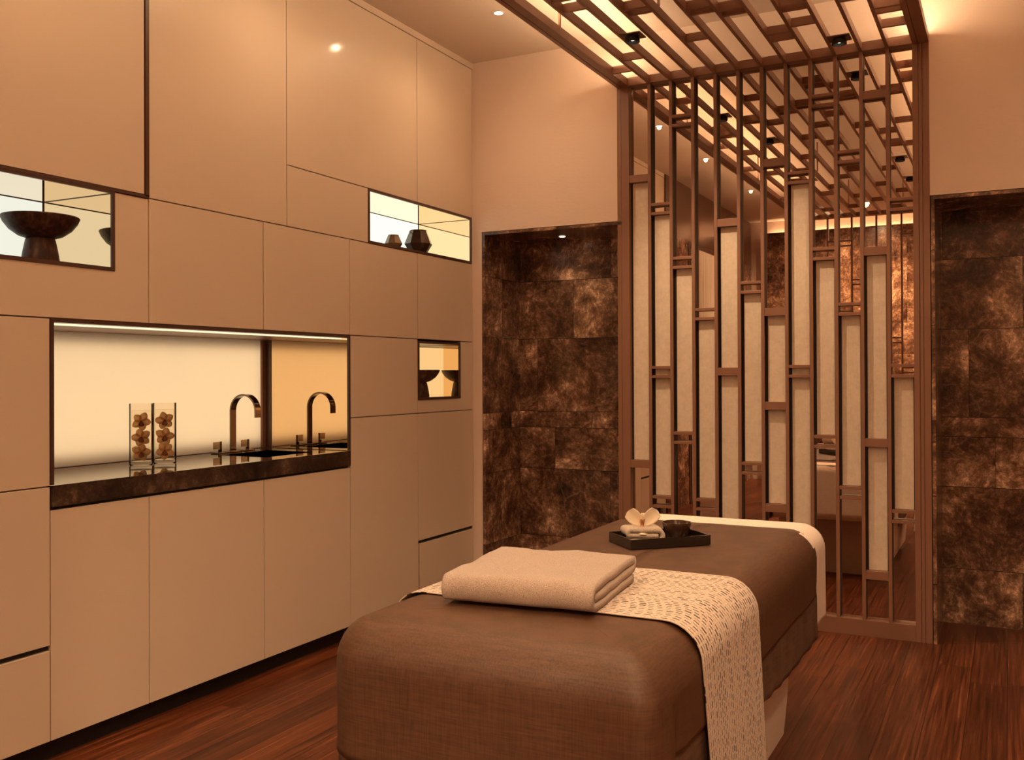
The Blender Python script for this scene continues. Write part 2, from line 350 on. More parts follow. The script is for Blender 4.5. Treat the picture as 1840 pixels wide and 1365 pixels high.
dr = tag(link('door_1', MB().box(XL, XL+.02, -.2, -.15, 0, 2.63).box(XL, XL+.02, .75, .80, 0, 2.63).box(XL, XL+.02, -.15, .75, 2.58, 2.63), DARKTRIM), kind='structure')
P = [[(XL+.03+.012*math.sin(j*1.1), -.14+.88*j/80, z) for j in range(81)] for z in (0.01, 1.3, 2.58)]
link('curtain', MB().grid(P), DRAPE, parent=dr, smooth=True)
struct('wall_right', MB().box(XR, XR+.1, YF, YB, 0, H), PLASTER)
mb = MB(); mb.box(-3.5, XR+.1, YF-.1, YF, 0, H)
struct('wall_front', mb, PLASTER)
struct('trim_marble_front', MB().box(XL+.2, XR, YF, YF+.08, 0, 2.98).box(XL+.2, XR, YF+.065, YF+.08, 2.98, 3.03), MARBLE)
tf = bpy.data.objects['trim_marble_front']
link('led_strip', MB().box(XL+.25, XR-.05, YF+.02, YF+.05, 2.982, 2.99), LEDC, tf)
struct('baseboard_back', MB().box(-2.871, -2.808, YB-.012, YB, 0, .172), DARKTRIM)
struct('trim_crown_left', MB().box(XL-.02, XL+.001, 1.5, YB, 3.145, H), LACQ)

# ------------------------------------------------------------------ cabinet wall
DT = .019; GAP = .0022; KZ = .076
def rect(y0, y1, z0, z1): return [(y0, z0), (y1, z0), (y1, z1), (y0, z1)]
def shrink(pts, g):                     # inset an axis-aligned polygon (counter-clockwise)
    out = []; k = len(pts)
    for i in range(k):
        p, q, r = pts[i-1], pts[i], pts[(i+1) % k]
        def nrm(a, b):
            d = (b[0]-a[0], b[1]-a[1]); l = math.hypot(*d); return (-d[1]/l, d[0]/l)
        n1, n2 = nrm(p, q), nrm(q, r); out.append((q[0]+g*(n1[0]+n2[0]), q[1]+g*(n1[1]+n2[1])))
    return out
def cabinet(pts, label, group='cream cabinets of the storage wall', depth=.39, name='wall_cabinet', body=None):
    ys = [p[0] for p in pts]; zs = [p[1] for p in pts]
    t = thing(name, (XL-.2, sum((min(ys), max(ys)))/2, min(zs)), label, 'cabinet', group)
    mb = MB()
    for (a, b, c, d) in (body or [(min(ys), max(ys), min(zs), max(zs))]): mb.box(XL-depth, XL-DT-.001, a+.0005, b-.0005, c+.0005, d-.0005)
    link('body', mb, BACKING, t)
    pp = shrink(pts, GAP); mb = MB().prism_yz(pp, XL-DT, XL)
    fr = [e for e in mb.bm.edges if all(abs(v.co.x-XL) < 1e-6 for v in e.verts)]
    bmesh.ops.bevel(mb.bm, geom=fr, offset=.0012, segments=2, profile=.5, affect='EDGES')
    link('door', mb, LACQ, t)
    return t
cA, cB, cC, cD, cE, cF, cG = 1.5, 2.175, 2.595, 3.221, 3.836, 4.446, 5.05
CT = 3.143
N1 = (1.72, 2.439, 1.681, 1.973)     # niche outer rectangles: y0,y1,z0,z1
N2 = (3.991, 5.041, 1.970, 2.246); N3 = (4.446, 4.903, 1.167, 1.490)
g = 'cream cabinets of the storage wall'
cabinet(rect(cA, 2.577, 1.980, CT), 'large cream upper cabinet with dark bronze edge, above the bowl niche', body=[(cA, 2.577, 2.0, CT)])
cabinet([(cA, 1.499), (cB+.42, 1.499), (cB+.42, 1.968), (N1[1], 1.968), (N1[1], N1[2]), (N1[0], N1[2]), (N1[0], 1.968), (cA, 1.968)],
        'cream cabinet wrapping under and beside the footed bowl niche', body=[(cA, cC, 1.499, 1.655), (2.47, cC, 1.66, 1.965)])
cabinet(rect(cA, cB, .932, 1.499), 'cream cabinet left of the lit sink niche')
cabinet(rect(cA, cB, .397, .932), 'cream cabinet left of the counter, above the lowest left drawer front')
cabinet(rect(cA, cB, KZ, .383), 'low cream drawer unit at the left picture edge near the floor')
cabinet(rect(cC, 3.375, 1.97, CT), 'tall cream upper cabinet just right of the dark vertical gap, up to the ceiling')
cabinet(rect(cC, cC+.626, 1.499, 1.97), 'cream cabinet over the left half of the lit sink niche')
cabinet(rect(cC+.626, cD+.615, 1.499, 1.97), 'cream cabinet over the tap and the mirrored end of the sink niche')
cabinet(rect(3.375, cF, 2.246, CT), 'cream top cabinet meeting the ceiling above the angular vase niche')
cabinet(rect(cF, cG, 2.246, CT), 'cream top cabinet in the corner beside the plaster wall')
cabinet(rect(3.375, 3.991, 1.97, 2.246), 'small cream cabinet directly left of the angular vase niche')
cabinet(rect(cE, cF, 1.499, 1.97), 'cream cabinet under the small angular vase')
cabinet(rect(cF, cG, 1.499, 1.97), 'cream corner cabinet between the angular vase niche and the small square niche', body=[(cF, cG, 1.499, 1.94)])
cabinet(rect(cE, cF, 1.094, 1.499), 'cream cabinet left of the small square niche, right of the sink niche')
cabinet([(cF, 1.094), (cG, 1.094), (cG, 1.499), (N3[1], 1.499), (N3[1], N3[2]), (cF, N3[2])], 'narrow cream cabinet framing the small square niche below and on its right', body=[(cF, cG, 1.094, 1.145), (4.925, cG, 1.15, 1.499)])
cabinet(rect(cE, cF, KZ, 1.094), 'tall cream floor cabinet just right of the counter end')
cabinet(rect(cF, cG, .397, 1.094), 'cream cabinet below the small square niche, above the corner drawer')
cabinet(rect(cF+.014, cG, KZ, .383), 'low cream corner drawer unit outlined by a dark gap, partly behind the bed')
for a, b, l in ((cB, cC, 'cream base cabinet door under the left end of the counter'), (cC, cD, 'cream base cabinet door under the middle of the counter'), (cD, cE, 'cream base cabinet door under the sink')):
    cabinet(rect(a, b, KZ, .853), l, name='base_cabinet', body=[(a, b, KZ, .69)])
struct('trim_kickboard', MB().box(XL-.40, XL-.055, 1.5, cG, 0, KZ-.001), BLACK)
struct('trim_corner_left', MB().box(XL-.40, XL-.006, cG+.001, YB-.001, 0, H-.001), LACQ)
# dark bronze edge around the big upper cabinet
struct('trim_cabinet_edge', MB().box(XL-.02, XL+.004, 2.578, 2.595, 1.975, CT).box(XL-.02, XL+.004, 1.5, 2.595, 1.969, 1.980), DARKTRIM)
struct('trim_drawer_gaps', MB().box(XL-.025, XL-.012, 1.5, cB, .384, .396).box(XL-.025, XL-.012, cF, cG, .384, .396).box(XL-.025, XL-.012, cF, cF+.013, KZ, .396)
       .box(XL-.03, XL-.014, cB, cE, .853, .861), BLACK)

def niche(R, label, glow, tw=.013, depth=.37, ceil_mirror=True, name='display_niche', left_mirror=False):
    y0, y1, z0, z1 = R
    t = thing(name, (XL-depth/2, (y0+y1)/2, z0), label, 'niche')
    mb = MB(); X1 = XL+.003; X0 = XL-.006
    mb.box(X0, X1, y0, y1, z0, z0+tw); mb.box(X0, X1, y0, y1, z1-tw, z1); mb.box(X0, X1, y0, y0+tw, z0+tw, z1-tw); mb.box(X0, X1, y1-tw, y1, z0+tw, z1-tw)
    link('trim_frame', mb, DARKTRIM, t)
    a0, a1, b0, b1 = y0+tw, y1-tw, z0+tw, z1-tw
    link('backlit_panel', MB().box(XL-depth-.01, XL-depth, a0, a1, b0, b1), glow, t)
    link('mirror_panel', MB().box(XL-depth, XL-.006, a1, a1+.004, b0, b1), NICHE_MIRROR, t)
    link('shelf_board', MB().box(XL-depth, XL-.006, a0, a1, b0-.008, b0), DARKTRIM if ceil_mirror else NICHE_MIRROR, t)
    link('niche_ceiling', MB().box(XL-depth, XL-.006, a0, a1, b1, b1+.006), CEIL_MIRROR if ceil_mirror else DARKTRIM, t)
    link('end_panel', MB().box(XL-depth, XL-.006, a0-.004, a0, b0, b1), NICHE_MIRROR if left_mirror else LACQ, t)
    link('edge_line', MB().box(XL-depth, XL-depth+.003, a1-.004, a1, b0, b1).box(XL-depth, XL-depth+.002, a0, a1-.004, b1-.0025, b1).box(XL-depth+.003, XL-.006, a1-.002, a1, b1-.002, b1), DARKTRIM, t)
    return t
niche(N1, 'long lit niche at the left edge holding the wide footed bowl', GLOW1)
niche(N2, 'upper lit niche near the corner holding two angular vases', GLOW2)
niche(N3, 'small square lit niche holding a dark footed bowl', GLOW3, ceil_mirror=False, left_mirror=True)

# sink niche
SB = XL-.535
t = thing('sink_niche', (XL-.26, 3.0, .934), 'wide backlit sink niche in a dark bronze frame above the marble counter', 'niche')
mb = MB(); y0, y1, z1 = cB, cE, 1.499
mb.box(XL-.03, XL+.003, y0, y1, z1-.0135, z1); mb.box(XL-.008, XL+.003, y0, y0+.013, .937, z1-.0135); mb.box(XL-.008, XL+.003, y1-.013, y1, .937, z1-.0135)
link('trim_frame', mb, DARKTRIM, t)
link('diffuser_panel', MB().box(SB-.003, SB, y0+.013, y1-.001, .9365, 1.485), OPAL, t)
link('light_sheet', MB().box(SB-.034, SB-.032, y0+.03, y1-.02, .972, 1.445), LIGHTBOX, t)
link('light_box', MB().box(SB-.065, SB-.06, y0+.013, y1-.001, .93, 1.49).box(SB-.06, SB-.003, y0+.013, y1-.001, .925, .935).box(SB-.06, SB-.003, y0+.013, y1-.001, 1.486, 1.492).box(SB-.06, SB-.003, y0+.008, y0+.013, .93, 1.49).box(SB-.06, SB-.003, y1-.001, y1+.003, .93, 1.49), DARKTRIM, t)
link('niche_ceiling', MB().box(SB, XL-.03, y0+.013, y1-.013, 1.485, 1.49), BRONZE, t)
link('led_strip', MB().box(XL-.085, XL-.035, y0+.02, y1-.02, 1.4805, 1.485), LEDS, t)
link('side_panel', MB().box(SB, XL-.008, y0+.009, y0+.013, .936, 1.49), DARKTRIM, t)
link('mirror_panel', MB().box(SB, XL-.008, y1-.013, y1-.009, .936, 1.485), NICHE_MIRROR, t)
link('corner_post', MB().box(SB+.001, SB+.014, y1-.040, y1-.014, .936, 1.484), BRONZE, t)
link('mirror_edge', MB().box(SB+.012, SB+.05, y1-.0155, y1-.0135, .936, 1.484), DARKTRIM, t)
# counter with sink opening
sy0, sy1, sx0, sx1 = 3.36, 3.70, -3.27, -2.985
t = thing('marble_counter', (XL-.26, 3.0, .862), 'dark marble counter slab with a glossy top inside the sink niche', 'counter')
mb = MB(); cy0, cy1, cx0, cx1 = cB+.006, cE-.001, SB+.001, XL+.001
for b in ((cx0, sx0, cy0, cy1), (sx1, cx1, cy0, cy1), (sx0, sx1, cy0, sy0), (sx0, sx1, sy1, cy1)): mb.box(b[0], b[1], b[2], b[3], .862, .934)
link('slab', mb, MARBLE_C, t)
link('front_edge', MB().box(cx1+.0005, cx1+.004, cy0, cy1, .862, .9345, .0008), MARBLE_E, t)
mb = MB(); d = .14
mb.box(sx0-.004, sx1+.004, sy0-.004, sy1+.004, .934-d-.004, .934-d)
mb.box(sx0-.004, sx0, sy0, sy1, .934-d, .9325); mb.box(sx1, sx1+.004, sy0, sy1, .934-d, .9325); mb.box(sx0, sx1, sy0-.004, sy0, .934-d, .9325); mb.box(sx0, sx1, sy1, sy1+.004, .934-d, .9325)
link('basin', mb, STEEL, t, label='dark metal undermount basin')

# tap
TX, TY, TZ = -3.345, 3.535, .934
t = thing('sink_tap', (TX, TY, TZ), 'polished gooseneck ribbon tap with two small lever handles on the counter', 'tap')
R_ = .078; BWD = .018; top = TZ+.277-R_; path = [Vector((TX, 0, TZ+.004)), Vector((TX, 0, TZ+.10))]+[Vector((TX+R_-R_*math.cos(a), 0, top+R_*math.sin(a))) for a in [PI*i/28 for i in range(29)]]+[Vector((TX+2*R_, 0, top-.03))]
mb = MB(); P = []
for i, p in enumerate(path):
    a = path[max(i-1, 0)]; b = path[min(i+1, len(path)-1)]; d = (b-a).normalized(); nn = Vector((-d.z, 0, d.x))*.004
    P.append([p+nn+Vector((0, TY-BWD, 0)), p+nn+Vector((0, TY+BWD, 0)), p-nn+Vector((0, TY+BWD, 0)), p-nn+Vector((0, TY-BWD, 0)), p+nn+Vector((0, TY-BWD, 0))])
mb.grid(P); mb.bm.faces.new([mb.bm.verts[i] for i in ()]) if 0 else None
link('spout', mb, CHROME, t, smooth=True)
link('spout_plate', MB().box(TX-.026, TX+.026, TY-.036, TY+.036, TZ+.0008, TZ+.006, .0015), CHROME, t)
for dy in (-.088, .098):
    hp = link('handle', MB().box(TX-.022, TX+.022, TY+dy-.036, TY+dy+.036, TZ+.0008, TZ+.006, .0015).cyl((TX, TY+dy, TZ+.006), (TX, TY+dy, TZ+.02), .008), CHROME, t)
    link('lever', MB().box(TX-.004, TX+.004, TY+dy+.004, TY+dy+.011, TZ+.0062, TZ+.056, .001), CHROME, hp)
    link('lever_plate', MB().box(TX-.002, TX+.002, TY+dy-.042, TY+dy+.0038, TZ+.0215, TZ+.055, .0005), PLATE, hp)

# ------------------------------------------------------------------ flowers
def petal(mb, c, axis, side, L, W, cup=.25, tip=.25, bend=.2, nu=9, nv=9):
    axis = Vector(axis).normalized(); side = (Vector(side)-axis*Vector(side).dot(axis)).normalized(); nr = axis.cross(side); c = Vector(c); P = []
    for i in range(nu+1):
        u = i/nu; ww = W*.5*max(.02, math.sin(PI*min(1, u*(1-tip*.35)+.06))**.75)*(1 if u < .999 else .25)
        row = []
        for j in range(nv+1):
            v = j/nv*2-1; row.append(c+axis*L*u+side*ww*v+nr*(cup*W*(v*v*.6)*math.sin(PI*u*.9)+bend*L*u*u))
        P.append(row)
    mb.grid(P); return mb
def orchid(loc, label, face, s=.03, wet=True, group=None, roll=0.):
    """five petals round a dark cupped lip, looking along `face`"""
    t = thing('orchid_flower', loc, label, 'flower', group); f = Vector(face).normalized(); a = f.orthogonal().normalized()
    upv = Vector((0, 0, 1)); a = upv.cross(f).normalized(); b = f.cross(a); c = Vector(loc)
    pm, lm = (PETAL_D, LIP) if wet else (PETAL, LIP_L)
    for k, ang in enumerate((90, 162, 18, 234, 306)):
        an = math.radians(ang)+roll; ax = a*math.cos(an)+b*math.sin(an)
        link('petal', petal(MB(), c, ax+f*.12, f.cross(ax), s*(1.02 if k in (1, 2) else .95), s*(.78 if wet else .62), .3, .3, .12), pm, t, smooth='all', solid=.0006)
    mb = MB()
    petal(mb, c+f*.003, -b*.75+f*.9, a, s*.55, s*.55, -.6, .1, -.3); petal(mb, c+f*.004, b*.45+f, a, s*.3, s*.2, .5, .2, -.4)
    link('lip', mb, lm, t, smooth='all', solid=.0008)
    return t
# vases with drowned orchids
for (vx, vy, lab) in ((-3.19, 2.842, 'left clear glass cylinder vase of water with orchids, on the counter'), (-3.17, 2.948, 'right clear glass cylinder vase of water with orchids, closer to the tap')):
    r, h, z = .0465, .255, .9348
    t = thing('glass_vase', (vx, vy, z), lab, 'vase')
    link('glass', MB().lathe([(0, 0), (r-.003, 0), (r, .003), (r, h), (r-.0028, h), (r-.0028, .016), (0, .014)], (vx, vy, z), 64), GLASS, t, smooth=True)
    link('water', MB().lathe([(0, .0145), (r-.0034, .0165), (r-.0034, h-.028), (0, h-.028)], (vx, vy, z), 64), WATER, t, smooth=True)
    side = 'left' if vy < 2.9 else 'right'
    for k, (zz, lvl) in enumerate(((.052, 'lowest'), (.114, 'middle'), (.180, 'top'))):
        fc = Vector((1, -1.0+.35*(k-1)*(1 if vy < 2.9 else -1), .1))
        orchid((vx-.004*fc.x, vy-.004*fc.y, z+zz), f'{lvl} submerged orchid in the {side} glass vase', fc, .0405, True, roll=.5*(k-1)+(.3 if side == 'left' else -.25))

# niche objects
def footed_bowl(c, s, label, R=.075):
    t = thing('footed_bowl', c, label, 'bowl')
    link('foot', MB().lathe([(0, 0), (.072*s, 0), (.0735*s, .004*s), (.066*s, .05*s), (.057*s, .094*s), (.054*s, .100*s), (0, .100*s)], c, 56), WOOD, t, smooth=True)
    link('bowl_cup', MB().lathe([(0, .1005*s), (.052*s, .1005*s), (.085*s, .112*s), (.118*s, .136*s), (.140*s, .165*s), (.149*s, .186*s), (.146*s, .190*s), (.140*s, .184*s), (.12*s, .155*s), (.08*s, .128*s), (0, .118*s)], c, 56), WOOD, t, smooth=True)
    return t
footed_bowl((-2.985, 2.224, N1[2]+.0135), .85, 'wide dark carved footed bowl in the left lit niche')
footed_bowl((-2.998, 4.655, N3[2]+.0135), .80, 'dark footed bowl in the small square niche')
def gem_vase(c, r, h, label, m_, seg=8):
    t = thing('angular_vase', c, label, 'vase')
    mb = MB().lathe([(0, 0), (r*.50, 0), (r*.52, h*.02), (r, h*.46), (r*.62, h*.98), (r*.60, h), (r*.52, h*.98), (r*.85, h*.46), (r*.4, h*.08), (0, h*.06)], c, seg)
    link('faceted_body', mb, m_, t)
    link('rim_ring', MB().lathe([(r*.575, h*.985), (r*.60, h*1.012), (r*.54, h*1.012), (r*.53, h*.985)], c, 24), DARKTRIM, t)
    return t
gem_vase((-3.00, 4.405, N2[2]+.0135), .049, .086, 'small smoked angular vase in the upper niche', SMOKE2)
gem_vase((-3.00, 4.655, N2[2]+.0135), .081, .143, 'large dark angular vase in the upper niche', SMOKE)

# ------------------------------------------------------------------ lattice screen
SY = 5.056; BAR = [-1.755+.1228*i for i in range(11)]; BW = .017; BD = .040
def screen(y, sgn, label, name, pattern, panels, full, bars=BAR):
    """y: room-side face; sgn +1 = depth grows to +Y"""
    t = thing(name, ((MX0+MX1)/2, y, 0), label, 'screen')
    def B(mb, x0, x1, d0, d1, z0, z1, bev=.0008):
        a, b = sorted((y+sgn*d0, y+sgn*d1)); return mb.box(x0, x1, a, b, z0, z1, bev)
    for nm, steps in (('frame_post', ((MX0, -1.9195, .004, .075), (-1.9195, -1.9165, .012, .075), (-1.9165, -1.873, 0, .075))),
                      ('frame_post', ((-.413, -.388, 0, .075), (-.388, -.385, .008, .075), (-.385, -.370, .003, .075), (-.370, -.367, .009, .075), (-.367, MX1, .001, .075)))):
        mb = MB()
        for x0, x1, d0, d1 in steps: B(mb, x0, x1, d0, d1, 0, 2.8995, 0)
        link(nm, mb, BRONZE, t)
    link('bottom_rail', B(MB(), -1.8725, -.4135, 0, .075, 0, .080), BRONZE, t)
    for x in bars:
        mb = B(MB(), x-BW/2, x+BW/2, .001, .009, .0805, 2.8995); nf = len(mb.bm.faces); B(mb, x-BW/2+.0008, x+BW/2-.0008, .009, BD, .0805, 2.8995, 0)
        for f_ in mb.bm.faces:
            if (f_.calc_center_median().y-y)*sgn > .0091: f_.material_index = 1  # bar sides behind the bronze face coloured as if in shade
        link('bar', mb, [BRONZE, LATTICE_SHADE], t)
    edges = [-1.873]+[v for x in bars for v in (x-BW/2, x+BW/2)]+[-.413]
    for c, z0, z1 in pattern:
        x0, x1 = edges[2*(c-1)], edges[2*(c-1)+1]
        link('cross_bar', B(MB(), x0+.0003, x1-.0003, .003, .034, z0, z1), BRONZE, t)
    for c, z0, z1 in panels:
        x0, x1 = edges[2*(c-1)], edges[2*(c-1)+1]
        link('panel_edge_shade', B(MB(), x0+.0003, x1-.0003, .0375, .0395, z0, z1, 0), LATTICE_SHADE, t)  # dark board added to paint a shadow strip beside each fabric panel
        link('fabric_panel', B(MB(), x0+.011, x1-.006, .034, .0373, z0, z1, .001), PAPER, t)
    if full:
        link('mirror_sheet', B(MB(), -1.8725, -.4135, BD+.001, BD+.006, .0805, 2.8995, 0), MIRROR, t)
    return t
cr = []
def D_(c, *zs):
    for z in zs: cr.append((c, z+.050, z+.0655)); cr.append((c, z, z+.0155))     # z = lower edge of the lower strip
def W_(c, *zs):
    for z in zs: cr.append((c, z, z+.041))
W_(1, 2.364, .786); D_(2, 2.175, 1.281, .572); D_(3, 2.645, 1.873, .924); D_(4, 1.590, .570); W_(5, 2.083, 1.294); D_(6, 1.722, .774)
W_(7, 2.377, 1.602, 1.115, .586); D_(8, 2.274, 1.281); D_(9, 2.653, 1.876, .924); D_(10, 2.355, 1.591, .672); W_(11, 2.662, 1.886, .938, .283); D_(12, 2.096, 1.281, .568)
pn = [(1, .828, 2.363), (2, .639, 2.174), (3, .991, 1.872), (4, .637, 1.589), (5, .324, 2.082), (6, .841, 1.721), (7, .628, 1.601), (8, .350, 2.273), (9, .991, 1.875), (10, .739, 1.590), (11, .325, 1.885), (12, .635, 1.280)]
screen(SY, 1, 'bronze lattice screen with cream fabric panels over a mirror, behind the bed', 'lattice_screen', cr, pn, True)
# the twin screen at the far end of the canopy, seen only in the mirror
CY0 = -.12
cr2 = []
bars2 = [-1.66+.2365*i for i in range(6)]
for c, z in ((7, 2.68), (7, 1.88), (6, 2.29), (6, 1.305), (5, 2.68), (4, 1.6), (3, 2.2), (2, 1.88), (1, 1.3), (5, 1.3), (2, 2.6)):
    cr2 += [(c, z, z+.0155), (c, z+.05, z+.0655)]
screen(CY0, -1, 'open bronze lattice screen at the other end of the canopy, seen in the mirror', 'lattice_screen', cr2, [], False, bars2)

# ------------------------------------------------------------------ canopy
CZ0, CZ1 = 2.900, 2.942
t = thing('ceiling_canopy', ((MX0+MX1)/2, 2.5, CZ0), 'bronze lattice canopy hung under the ceiling over the bed', 'canopy')
link('side_beam', MB().box(MX0, -1.9195, CY0-.07, SY+.075, CZ0, CZ1, .0008).box(-1.9195, -1.9165, CY0-.07, SY+.075, CZ0+.008, CZ1).box(-1.9165, -1.873, CY0-.07, SY+.075, CZ0, CZ1, .0008), BRONZE, t)
link('side_beam', MB().box(-.413, -.388, CY0-.07, SY+.075, CZ0, CZ1, .0008).box(-.388, -.385, CY0-.07, SY+.075, CZ0+.008, CZ1).box(-.385, MX1, CY0-.07, SY+.075, CZ0, CZ1, .0008), BRONZE, t)
link('end_beam', MB().box(-1.8725, -.4135, SY-.012, SY+.070, CZ0, CZ1, .0008), BRONZE, t)
link('end_beam', MB().box(-1.8725, -.4135, CY0-.070, CY0+.012, CZ0, CZ1, .0008), BRONZE, t)
for x in BAR: link('bar', MB().box(x-BW/2, x+BW/2, CY0+.0125, SY-.0125, CZ0+.001, CZ1-.001, .0008), BRONZE, t)
E2 = [-1.873]+[v for x in BAR for v in (x-BW/2, x+BW/2)]+[-.413]
single = [(1, 4.815), (2, 4.643), (5, 4.52), (8, 4.712), (12, 4.76), (11, 3.58), (11, 2.89), (9, 1.04), (10, 3.33), (9, 3.57), (9, 2.08), (8, 1.43), (9, 4.55), (8, 3.94), (7, 3.16), (7, 3.7), (6, 1.9),
          (6, .94), (7, .67), (5, 3.9), (4, 3.4), (2, 3.9), (1, 3.41), (2, 3.13), (1, 2.56), (6, 3.4), (5, 2.78), (2, 2.31), (8, 4.91-.3), (12, 2.2), (12, 1.3), (12, .5), (11, .9), (3, 1.9), (4, 1.2), (1, 1.1), (2, .5), (3, .3), (10, .6), (5, .4), (5, 1.5), (8, .2), (4, 2.3), (1, .2), (11, 1.9), (12, 3.1), (12, 3.9)]
double = [(2, 3.74), (4, 4.035), (6, 4.16), (9, 4.31), (11, 4.31), (12, 4.53), (7, 4.24), (7, 2.2), (10, 2.95)]
for c, y in single: link('cross_bar', MB().box(E2[2*c-2]+.0003, E2[2*c-1]-.0003, y-.008, y+.008, CZ0+.002, CZ1-.002), BRONZE, t)
for c, y in double:
    for dy in (-.034, .034): link('cross_bar', MB().box(E2[2*c-2]+.0003, E2[2*c-1]-.0003, y+dy-.008, y+dy+.008, CZ0+.002, CZ1-.002), BRONZE, t)
link('led_strip', MB().box(-1.915, -1.89, CY0+.1, SY-.05, CZ1+.001, CZ1+.008), LED, t)
link('led_strip', MB().box(-.392, -.367, CY0+.1, SY-.03, CZ1+.001, CZ1+.008), LED, t)
for x, ys in ((-1.857, (4.10, 2.1, .4)), (-1.378, (4.11, 2.1, .4)), (-.895, (3.2, 1.6, .3)), (-.430, (4.1, 2.1, .4))):
    for y in ys: link('hanger_rod', MB().box(x-.005, x+.005, y-.005, y+.005, CZ1-.002 if x not in (-1.857, -.43) else CZ1-.03, H-.0005), BRONZE, t)

# ------------------------------------------------------------------ lamps
def spot(name, loc, watts, angle, blend=.6, rad=.03, parent=None, direction=(0, 0, -1), col=WARM):
    l = bpy.data.lights.new(name, 'SPOT'); l.energy = watts; l.spot_size = math.radians(angle); l.spot_blend = blend; l.shadow_soft_size = rad; l.color = col
    o = bpy.data.objects.new(name, l); COL.objects.link(o)
    pw = parent_world(parent) if parent else Vector((0, 0, 0)); o.location = Vector(loc)-pw
    o.rotation_euler = Vector(direction).to_track_quat('-Z', 'Y').to_euler()
    if parent: o.parent = parent
    return o
def gimbal(c, y, where, aim=(0, 0, -1), wts=None):
    x = (E2[2*c-2]+E2[2*c-1])/2; z = CZ0-.001
    t = thing('canopy_spotlight', (x, y, z-.03), f'small dark adjustable spotlight on the canopy {where}', 'spotlight', 'canopy spotlights')
    link('mount_plate', MB().box(E2[2*c-2]+.002, E2[2*c-1]-.002, y-.045, y+.045, z-.006, z, .001), DARKTRIM, t)
    link('lamp_housing', MB().lathe([(.0, 0), (.027, 0), (.034, -.010), (.034, -.026), (.028, -.028), (.026, -.014), (0, -.012)], (x, y, z-.0065), 28), BLACK, t, smooth=True)
    link('lamp_lens', MB().lathe([(0, 0), (.012, 0), (.012, -.003), (0, -.004)], (x, y, z-.0195), 20), LENS, t)
    spot('spot_beam', (x, y, z-.04), wts or GIMBAL_W, 95, .9, .02, t, aim)
gimbal(3, 4.30, 'third row from the left', (.25, .22, -1), 62)
gimbal(10, 4.79, 'third row from the right, nearest the mirror', (-.05, -.25, -1), 22)
gimbal(4, 3.56, 'fourth row, mirrored near', (0, 0, -1))
gimbal(10, 2.55, 'third row from the right, mirrored halfway', (-.15, .1, -1))
gimbal(4, 2.0, 'fourth row, over the bed foot', wts=13)
gimbal(10, 1.73, 'third row from the right, mirrored far')
def downlight(x, y, where, wts, z=H, ang=165, r=.03, rad=.015):
    t = thing('ceiling_downlight', (x, y, z-.004), f'small round recessed downlight {where}', 'downlight')
    link('trim_ring', MB().lathe([(r*.78, -.001), (r*1.15, -.001), (r*1.1, -.0045), (r*.8, -.003), (r*.78, -.001)], (x, y, z), 32), CEIL if z == H else STEEL, t)
    link('lamp_lens', MB().lathe([(0, -.0005), (r*.77, -.0005), (r*.77, -.002), (0, -.0025)], (x, y, z), 32), LENS, t)
    spot('downlight_beam', (x, y, z-.012), wts, ang, 1.0, rad, t)
downlight(-2.346, 4.414, 'in the ceiling left of the canopy, near the back wall', DOWNLIGHT_W)
downlight(-2.346, 3.20, 'in the ceiling strip by the cabinets, seen in the mirror nearest', DOWNLIGHT_W)
downlight(-2.346, 1.94, 'in the ceiling strip by the cabinets, seen in the mirror, middle', DOWNLIGHT_W)
downlight(-2.346, .29, 'in the ceiling strip by the cabinets, seen in the mirror farthest', DOWNLIGHT_W)
for i, (x, y) in enumerate(((.7, 2.2), (.7, .8), (.95, 4.25), (-1.4, -1.0), (.6, -1.0))):  # out-of-view lamps added as general fill for the room
    downlight(x, y, ('added as unseen fill right of the canopy, halfway down the room', 'added as unseen fill right of the canopy, beside the camera', 'added as unseen fill right of the canopy by the back wall', 'added as unseen fill near the front wall behind the second screen', 'added as unseen fill near the front wall, right')[i], DOWNLIGHT_W*2.2 if i < 3 else REAR_FILL_W, ang=165, rad=.04)
downlight(-2.403, 5.33, 'in the marble soffit of the left recess', 5.0, z=RT-.016, ang=120, r=.026, rad=.02)
downlight(.25, 5.33, 'in the marble soffit of the right recess', 4.0, z=RT-.016, ang=120, r=.026, rad=.02)

t = thing('smoke_detector', (-1.81, 3.27, H-.03), 'round white smoke detector on the ceiling above the canopy, seen in the mirror', 'smoke detector')
link('base_ring', MB().lathe([(0, -.001), (.06, -.001), (.06, -.012), (.05, -.016), (0, -.016)], (-1.81, 3.27, H), 32), CEIL, t, smooth=True)
link('sensor_dome', MB().lathe([(0, -.0165), (.036, -.0165), (.03, -.03), (0, -.034)], (-1.81, 3.27, H), 24), CEIL, t, smooth=True)
